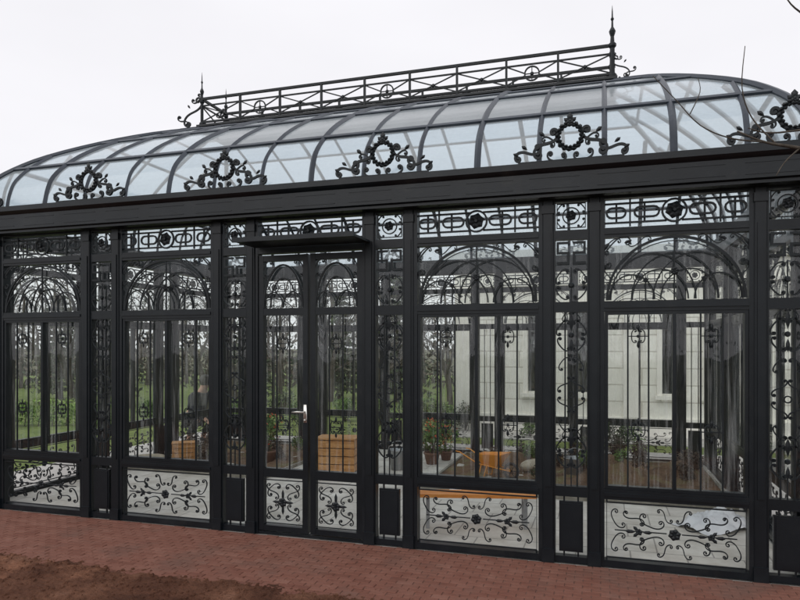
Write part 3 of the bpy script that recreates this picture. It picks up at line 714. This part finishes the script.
def pot(x,y,s,red=False,h=.75,lab="",z=.03):
    b=MB(); b.lathe(0,0,[(.10,0),(.14,.17),(.155,.18),(.155,.21),(.135,.21),(.12,.18)],14)
    o=obj('potted_plant',None,None,(x,y,z),R.uniform(0,6),sc=s,label=lab,category="potted plant")
    obj('pot',b.mesh('pot',[TERRA],True),o)
    b=MB()
    for q in range(6):
        a=R.uniform(0,2*pi); b.tube([(0,0,.15),(.08*math.cos(a),.08*math.sin(a),h*.6),(.2*math.cos(a),.2*math.sin(a),h)],[.01,.007,.003],4,m=1,cap=False)
    for q in range(10):
        a=R.uniform(0,2*pi); r=R.uniform(0,.17); leaves(b,r*math.cos(a),r*math.sin(a),R.uniform(.25,h),.13,.13,.13,38,.045,base=.45)
    if red: 
        for q in range(46): leaves(b,R.gauss(0,.13),R.gauss(0,.13),R.uniform(.35,h+.08),.02,.02,.02,2,.026,m=2)
    obj('foliage',b.mesh('foliage',[LEAFG if red else LEAFD,BARK,LEAFR],tone=True),o)
for (px,dp,s,red) in ((618,8.9,.62,False),(432,8.8,.75,True),(446,9.1,.6,True),(268,8.9,.8,True)):
    x,y=wp(px,dp); pot(x,y,s,red,lab="dark clay pot with red flowers and green leaves" if red else "dark clay pot with dark bushy plant in the bed",z=max(.005,bh(x,y)-.02) if -1.9<x<1.22 else .005)

# ------------------------------------------------------------ interior props
x,y=wp(476,5.75)
o=obj('bench',None,None,(x,y,.004),0.25,label="low orange varnished wooden bench on pale floor",category="bench")
b=MB()
for k in range(2): b.box(-.52,.52,-.10+k*.10,-.008+k*.10,.272+.001*k,.302+.001*k)
obj('seat',b.mesh('seat',[WOOD]),o)
for sx in (-.44,.41):
    b=MB(); b.box(0,.03,-.085,-.055,0,.271); b.box(0,.03,.055,.085,0,.271); b.box(.003,.027,-.055,.055,.23,.26); obj('leg',b.mesh('leg',[ZINC]),o,(sx,0,0))
x,y=wp(338,8.3)
b=MB(); W,D,H=.50,.36,.42
for k in range(4):
    z=.02+k*.10
    b.box(-W/2,W/2,-D/2,-D/2+.015,z,z+.088); b.box(-W/2,W/2,D/2-.015,D/2,z,z+.088)
    b.box(-W/2,-W/2+.015,-D/2+.015,D/2-.015,z,z+.088); b.box(W/2-.015,W/2,-D/2+.015,D/2-.015,z,z+.088)
for sx in (-1,1):
    for sy in (-1,1): b.box(sx*(W/2-.03)-.02,sx*(W/2-.03)+.02,sy*(D/2-.03)-.012,sy*(D/2-.03)+.012,0,H)
b.box(-W/2-.01,W/2+.01,-D/2-.01,D/2+.01,H,H+.018)
CRM=b.mesh('crate',[CRATEW]); obj('crate',CRM,None,(x,y,.005),.15,label="closed slatted wooden crate on pale floor",category="crate")
x,y=wp(184,8.8)
obj('crate',CRM,None,(x,y,.04),.6,sc=.6,label="small wooden crate among plants in the bed",category="crate")
x,y=wp(490,7.75)
o=obj('wheelbarrow',None,None,(x,y,.05),-.3,sc=(.55,.55,.55),label="small orange garden wheelbarrow standing in the bed",category="wheelbarrow")
b=MB()
T=[(-.25,-.22,.48),(.38,-.26,.52),(.38,.26,.52),(-.25,.22,.48)];B_=[(-.12,-.13,.24),(.20,-.13,.22),(.20,.13,.22),(-.12,.13,.24)]
Ti=[(a*.95,c*.93,z-.004) for a,c,z in T];Bi=[(a*.95,c*.93,z+.012) for a,c,z in B_]
b.add(T+B_+Ti+Bi,[(0,1,5,4),(1,2,6,5),(2,3,7,6),(3,0,4,7),(7,6,5,4),(9,8,12,13),(10,9,13,14),(11,10,14,15),(8,11,15,12),(12,15,14,13),(0,8,9,1),(1,9,10,2),(2,10,11,3),(3,11,8,0)])
obj('tray',b.mesh('tray',[ORANGE]),o)
b=MB()
for s in (-1,1):
    b.tube([(.50,s*.04,.16),(.18,s*.12,.215),(-.20,s*.20,.28),(-.62,s*.24,.50),(-.72,s*.24,.51)],.014,8); b.tube([(-.12,s*.18,.26),(-.18,s*.20,.0),(-.05,s*.19,.0),(.0,s*.16,.24)],.012,8)
obj('frame',b.mesh('frame',[ORANGE],True),o)
b=MB(); P=[(.50+.155*math.cos(a),0,.16+.155*math.sin(a)) for a in [2*pi*i/20 for i in range(21)]]; b.tube(P,.032,8,cap=False); b.tube([(.50,-.05,.16),(.50,.05,.16)],.012,8)
for k in range(6): b.tube([(.5,0,.16),(.5+.13*math.cos(k*pi/3),0,.16+.13*math.sin(k*pi/3))],.007,5)
obj('wheel',b.mesh('wheel',[RUBBER],True),o)
def sheet(px,dp,sx,sy,h,lab):
    x,y=wp(px,dp); b=MB(); n=34; vs=[]
    for j in range(n+1):
        for i in range(n+1):
            u=i/n*2-1;v=j/n*2-1; r=max(0,1-(u*u+v*v)*.75)
            z=h*(r*(.5+.6*abs(noise.noise(Vector((u*2.2+px,v*2.2,0))))+.35*abs(noise.noise(Vector((u*6,v*6+px,0))))))
            vs.append((u*sx*(1+.12*noise.noise(Vector((v*2,px,0)))),v*sy*(1+.15*noise.noise(Vector((u*2,px+3,0)))),z+.004))
    b.add(vs,[(j*(n+1)+i,j*(n+1)+i+1,(j+1)*(n+1)+i+1,(j+1)*(n+1)+i) for j in range(n) for i in range(n)])
    obj('plastic_sheet',b.mesh('plastic_sheet',[PLASTIC],True),None,(x,y,.005),R.uniform(0,1),label=lab,category="plastic sheet")
sheet(716,5.75,.32,.22,.18,"crumpled white plastic sheet lying on pale floor")
sheet(455,7.0,.12,.10,.08,"crumpled white plastic scrap lying on pale floor")
b=MB(); n=20; vs=[]
for j in range(n+1):
    for i in range(n):
        a=2*pi*i/n; v=-1+2*j/n; r=(1-abs(v)**3.2)**.5 if abs(v)<1 else .0
        r=max(r,.12)
        w=1+.10*noise.noise(Vector((math.cos(a)*2,math.sin(a)*2,v*3)))
        vs.append((v*.30,math.cos(a)*.17*r*w,.095+math.sin(a)*.095*r*w))
b.add(vs,[(j*n+i,j*n+(i+1)%n,(j+1)*n+(i+1)%n,(j+1)*n+i) for j in range(n) for i in range(n)]+[tuple(range(n-1,-1,-1)),tuple(range(n*n,n*n+n))])
SKM=b.mesh('sack',[SACK],True)
for (px,dp,rz,zz) in ((535,8.2,1.0,.03),(150,8.6,.5,.03)):
    x,y=wp(px,dp); obj('sack',SKM,None,(x,y,zz),rz,sc=.75,label="full beige cloth sack lying in the indoor bed",category="sack",group="cloth sacks in the greenhouse")
b=MB(); b.lathe(0,0,[(.09,0),(.125,.25),(.132,.255),(.125,.262),(.115,.25),(.085,.01)],16); BKM=b.mesh('bucket',[ZINC],True)
b=MB(); b.tube([(.126*math.cos(a),-.02,.25+.12*math.sin(a)) for a in [pi*i/12 for i in range(13)]],.004,5); BH=b.mesh('handle',[ZINC],True)
for (px,dp) in ((575,7.6),(398,8.4)):
    x,y=wp(px,dp); o=obj('bucket',BKM,None,(x,y,.04 if px>500 else .005),.3,label="grey zinc bucket with wire handle on the ground",category="bucket",group="zinc buckets"); obj('handle',BH,o)

# ------------------------------------------------------------ stone house behind
HS=obj('house',None,label="pale ashlar stone garden building with tall dark windows",category="building")
hx0,hx1,hy=-2.75,7.0,7.4; hz=3.25
b=MB(); ops=[(-1.35,-1.05),(-.52,-.18),(1.0,1.3),(1.75,2.05),(3.2,3.8),(4.8,5.4)]
cur=hx0
for a,c in ops:
    b.box(cur,a,hy,hy+.3,-.1,hz); b.box(a,c,hy+.001,hy+.299,-.1,.75); b.box(a,c,hy+.001,hy+.299,2.25,hz-.001); cur=c
b.box(cur,hx1,hy,hy+.3,-.1,hz)
b.box(hx0,hx0+.3,hy+.3,hy+5,-.1,hz); b.box(hx1-.3,hx1,hy+.3,hy+5,-.1,hz); b.box(hx0+.3,hx1-.3,hy+4.7,hy+5,-.1,hz)
obj('wall',b.mesh('wall',[STONE]),HS)
b=MB(); b.box(hx0-.06,hx1+.06,hy-.06,hy-.002,-.1,.32); b.box(hx0-.05,hx1+.05,hy-.05,hy-.002,2.72,2.80); b.box(hx0-.16,hx1+.16,hy-.16,hy+5.16,hz,hz+.14); b.box(hx0-.1,hx1+.1,hy-.1,hy-.002,hz-.12,hz)
for x in (hx0+.02,.35,2.4,4.2,6.5): b.box(x,x+.28,hy-.07,hy-.003,.321,2.719)
for a,c in ops:
    b.box(a-.09,a-.003,hy-.03,hy-.003,.72,2.33); b.box(c+.003,c+.09,hy-.03,hy-.003,.72,2.33); b.box(a-.003,c+.003,hy-.03,hy-.003,2.25,2.33); b.box(a-.12,c+.12,hy-.07,hy-.031,2.33,2.40)
obj('cornice',b.mesh('cornice',[STONE_P]),HS)
b=MB(); b.add([(hx0-.1,hy-.1,hz+.141),(hx1+.1,hy-.1,hz+.141),(hx1+.1,hy+5.1,hz+.141),(hx0-.1,hy+5.1,hz+.141),(hx0+2,hy+2.5,hz+.5),(hx1-2,hy+2.5,hz+.5)],[(0,1,5,4),(1,2,5),(2,3,4,5),(3,0,4)])
obj('roof',b.mesh('roof',[SLATE]),HS)
for a,c in ops:
    b=MB(); w=c-a
    for x0,x1,z0,z1 in ((0,.04,.75,2.25),(w-.04,w,.75,2.25),(.04,w-.04,.75,.80),(.04,w-.04,2.20,2.25),(w/2-.015,w/2+.015,.80,2.20),(.04,w/2-.015,1.6,1.63),(w/2+.015,w-.04,1.6,1.63)): b.box(x0,x1,.10,.15,z0,z1)
    o=obj('window',b.mesh('window',[IRON]),HS,(a,hy,0))
    b=MB(); b.add([(.03,.125,.77),(w-.03,.125,.77),(w-.03,.125,2.23),(.03,.125,2.23)],[(0,1,2,3)]); obj('glass_pane',b.mesh('glass_pane',[HGLASS]),o)
    b=MB(); b.box(-.12,w+.12,-.09,-.034,.65,.718); obj('sill',b.mesh('sill',[STONE_P]),o)

# ------------------------------------------------------------ person crouching
def skin(name,V,E,rad,mat,parent,sub=1,root=0):
    me=bpy.data.meshes.new(name); me.from_pydata(V,E,[]); me.materials.append(mat)
    o=obj(name,me,parent)
    m=o.modifiers.new('Skin','SKIN'); m.use_smooth_shade=True
    sv=me.skin_vertices[0].data
    for i,r in enumerate(rad): sv[i].radius=(r,r) if not isinstance(r,tuple) else r
    sv[root].use_root=True
    s=o.modifiers.new('Sub','SUBSURF'); s.levels=sub; s.render_levels=sub
    return o
x,y=wp(193,11.0)
PE=obj('person',None,None,(x,y,-.03),-.3,label="person in dark jacket and trousers crouching over garden plants",category="person")
V=[(0,0,.42),(.10,0,.60),(.20,0,.78),(.26,0,.90),(.30,0,.96),(.34,0,1.06)];E=[(0,1),(1,2),(2,3),(3,4),(4,5)];r=[.12,.12,.125,.055,.07,.085]
for s in (-1,1):
    n=len(V); V+=[(.0,s*.11,.40),(.36,s*.17,.44),(.06,s*.15,.10),(.10,s*.15,.045),(.22,s*.16,.035)];r+=[.085,.065,.045,.045,.035]
    E+=[(0,n),(n,n+1),(n+1,n+2),(n+2,n+3),(n+3,n+4)]
    n=len(V); V+=[(.20,s*.17,.80),(.36,s*.22,.58),(.54,s*.13,.40),(.60,s*.12,.36)];r+=[.055,.042,.028,.032]
    E+=[(2,n),(n,n+1),(n+1,n+2),(n+2,n+3)]
    w=n+3
    for q,(dx,dy,dz) in enumerate(((.03,-.04,-.01),(.08,-.025,-.03),(.09,-.005,-.035),(.085,.015,-.035),(.07,.032,-.03))):
        m0=len(V); V+=[(.60+dx*.5,s*(.12+dy*.9),.36+dz*.3),(.60+dx,s*(.12+dy),.36+dz*1.5)];r+=[.010,.008]; E+=[(w,m0),(m0,m0+1)]
skin('body',V,E,r,SKIN,PE)
V=[(-.02,0,.40),(.10,0,.60),(.20,0,.78),(.25,0,.87)];E=[(0,1),(1,2),(2,3)];r=[.145,.15,.15,.075]
for s in (-1,1):
    n=len(V); V+=[(.20,s*.18,.79),(.36,s*.225,.58),(.50,s*.15,.43)];r+=[.075,.058,.042];E+=[(2,n),(n,n+1),(n+1,n+2)]
skin('jacket',V,E,r,CLOTH,PE)
V=[(0,0,.39)];E=[];r=[.13]
for s in (-1,1):
    n=len(V); V+=[(.0,s*.11,.39),(.36,s*.17,.44),(.07,s*.15,.13)];r+=[.10,.082,.06];E+=[(0,n),(n,n+1),(n+1,n+2)]
skin('trousers',V,E,r,CLOTH2,PE)
b=MB()
prf=[(.0,1.155),(.05,1.148),(.085,1.11),(.096,1.06),(.09,1.01),(.07,.98)]
b.lathe(.315,0,[(max(a,.002),z) for a,z in prf],12); obj('hair',b.mesh('hair',[HAIR],True),PE)
for s in (-1,1):
    b=MB(); b.bbox(.02,.28,s*.155-.045,s*.155+.045,0,.07,.02); obj('shoe',b.mesh('shoe',[RUBBER]),PE)

# ------------------------------------------------------------ near bare tree with twigs reaching in
o=obj('bare_tree',None,None,(0,0,0),label="slender young leafless tree growing from the soil bed",category="tree")
b=MB(); b.tube([(2.75,-1.9,-.05),(2.7,-1.85,1.0),(2.72,-1.8,2.0),(2.66,-1.8,3.0),(2.7,-1.75,4.0)],[.05,.042,.034,.022,.008],8)
obj('trunk',b.mesh('trunk',[BARK],True),o)
b=MB()
def W3(px,py,dp):
    x,y=wp(px,dp); return Vector((x,y,1.6+(346-py)*dp/650))
def cat3(P,k=4):
    out=[]
    for i in range(len(P)-1):
        p0=P[max(i-1,0)];p1=P[i];p2=P[i+1];p3=P[min(i+2,len(P)-1)]
        for j in range(k):
            t=j/k; out.append(.5*((2*p1)+(-p0+p2)*t+(2*p0-5*p1+4*p2-p3)*t*t+(-p0+3*p1-3*p2+p3)*t**3))
    out.append(P[-1]); return out
def twig(P,r0,r1):
    Q=cat3(P); b.tube(Q,[r0+(r1-r0)*i/(len(Q)-1) for i in range(len(Q))],5)
a0=Vector((2.72,-1.8,2.1))
twig([a0,W3(860,160,3.1),W3(800,148,3.1),W3(765,142,3.15),W3(737,131,3.2)],.016,.003)
twig([W3(775,143,3.13),W3(752,118,3.2),W3(742,88,3.2),W3(745,46,3.2)],.0045,.002)
twig([a0+Vector((0,0,.3)),W3(870,120,3.2),W3(815,128,3.3),W3(770,133,3.3),W3(748,128,3.3)],.010,.0025)
twig([Vector((2.66,-1.8,3.0)),W3(880,40,3.3),W3(820,22,3.3),W3(795,8,3.3),W3(784,-6,3.3)],.010,.0025)
twig([W3(765,142,3.15),W3(730,138,3.2),W3(700,125,3.25),W3(676,100,3.3),W3(653,76,3.3)],.0045,.002)
twig([W3(690,114,3.27),W3(700,92,3.3),W3(698,78,3.3)],.003,.0015)
twig([W3(800,148,3.1),W3(785,162,3.1),W3(776,176,3.1)],.0045,.002)
for k in range(26):
    p=Vector((2.69,-1.8,R.uniform(1.6,3.9))); a=R.uniform(-1.2,2.2); L=R.uniform(.5,1.0)
    q=p+Vector((math.cos(a)*L,math.sin(a)*L*.8-.1,L*.6))
    if q.x<1.9: q.x=2.9
    twig([p,(p+q)/2+Vector((0,0,-.05)),q],.008,.0015)
obj('crown',b.mesh('crown',[BARK],True),o)

# ------------------------------------------------------------ world, sun, camera
sc=bpy.context.scene
w=bpy.data.worlds.new('World'); sc.world=w; w.use_nodes=True; nt=w.node_tree; nt.nodes.clear()
out=nt.nodes.new('ShaderNodeOutputWorld'); bgd=nt.nodes.new('ShaderNodeBackground')
sk=nt.nodes.new('ShaderNodeTexSky'); sk.sky_type='NISHITA'; sk.sun_disc=False; sk.sun_elevation=math.radians(48); sk.sun_rotation=math.radians(200)
hs=nt.nodes.new('ShaderNodeHueSaturation'); hs.inputs['Saturation'].default_value=.25; hs.inputs['Value'].default_value=.10
nt.links.new(sk.outputs[0],hs.inputs['Color'])
tc=nt.nodes.new('ShaderNodeTexCoord'); mp=nt.nodes.new('ShaderNodeMapping'); mp.inputs['Scale'].default_value=(1,1,2.5); nt.links.new(tc.outputs['Generated'],mp.inputs[0])
nz=nt.nodes.new('ShaderNodeTexNoise'); nz.inputs['Scale'].default_value=1.6; nz.inputs['Detail'].default_value=5; nt.links.new(mp.outputs[0],nz.inputs['Vector'])
cl=ramp(nt,nz.outputs['Fac'],[(.3,(.94,.93,.97)),(.7,(1.04,1.03,1.07))])
mx=nt.nodes.new('ShaderNodeMix'); mx.data_type='RGBA'; mx.inputs[0].default_value=.9
nt.links.new(hs.outputs[0],mx.inputs[6]); nt.links.new(cl,mx.inputs[7]); nt.links.new(mx.outputs[2],bgd.inputs['Color']); bgd.inputs['Strength'].default_value=1.0
nt.links.new(bgd.outputs[0],out.inputs[0])
sl=bpy.data.lights.new('sun','SUN'); sl.energy=1.2; sl.angle=math.radians(70); sl.color=(1,.97,.93)
so=bpy.data.objects.new('sun',sl); C.objects.link(so); so.rotation_euler=(math.radians(42),0,math.radians(-20))
cam=bpy.data.cameras.new('camera'); co=bpy.data.objects.new('camera',cam); C.objects.link(co)
co.location=(0,-4.975,1.6); co.rotation_euler=(pi/2,0,math.radians(17.35)); cam.sensor_width=36; cam.lens=29.25; cam.shift_y=.0575; cam.clip_end=1000; cam.clip_start=.05
sc.camera=co
sc.view_settings.view_transform='Standard'; sc.view_settings.look='None'; sc.view_settings.exposure=0
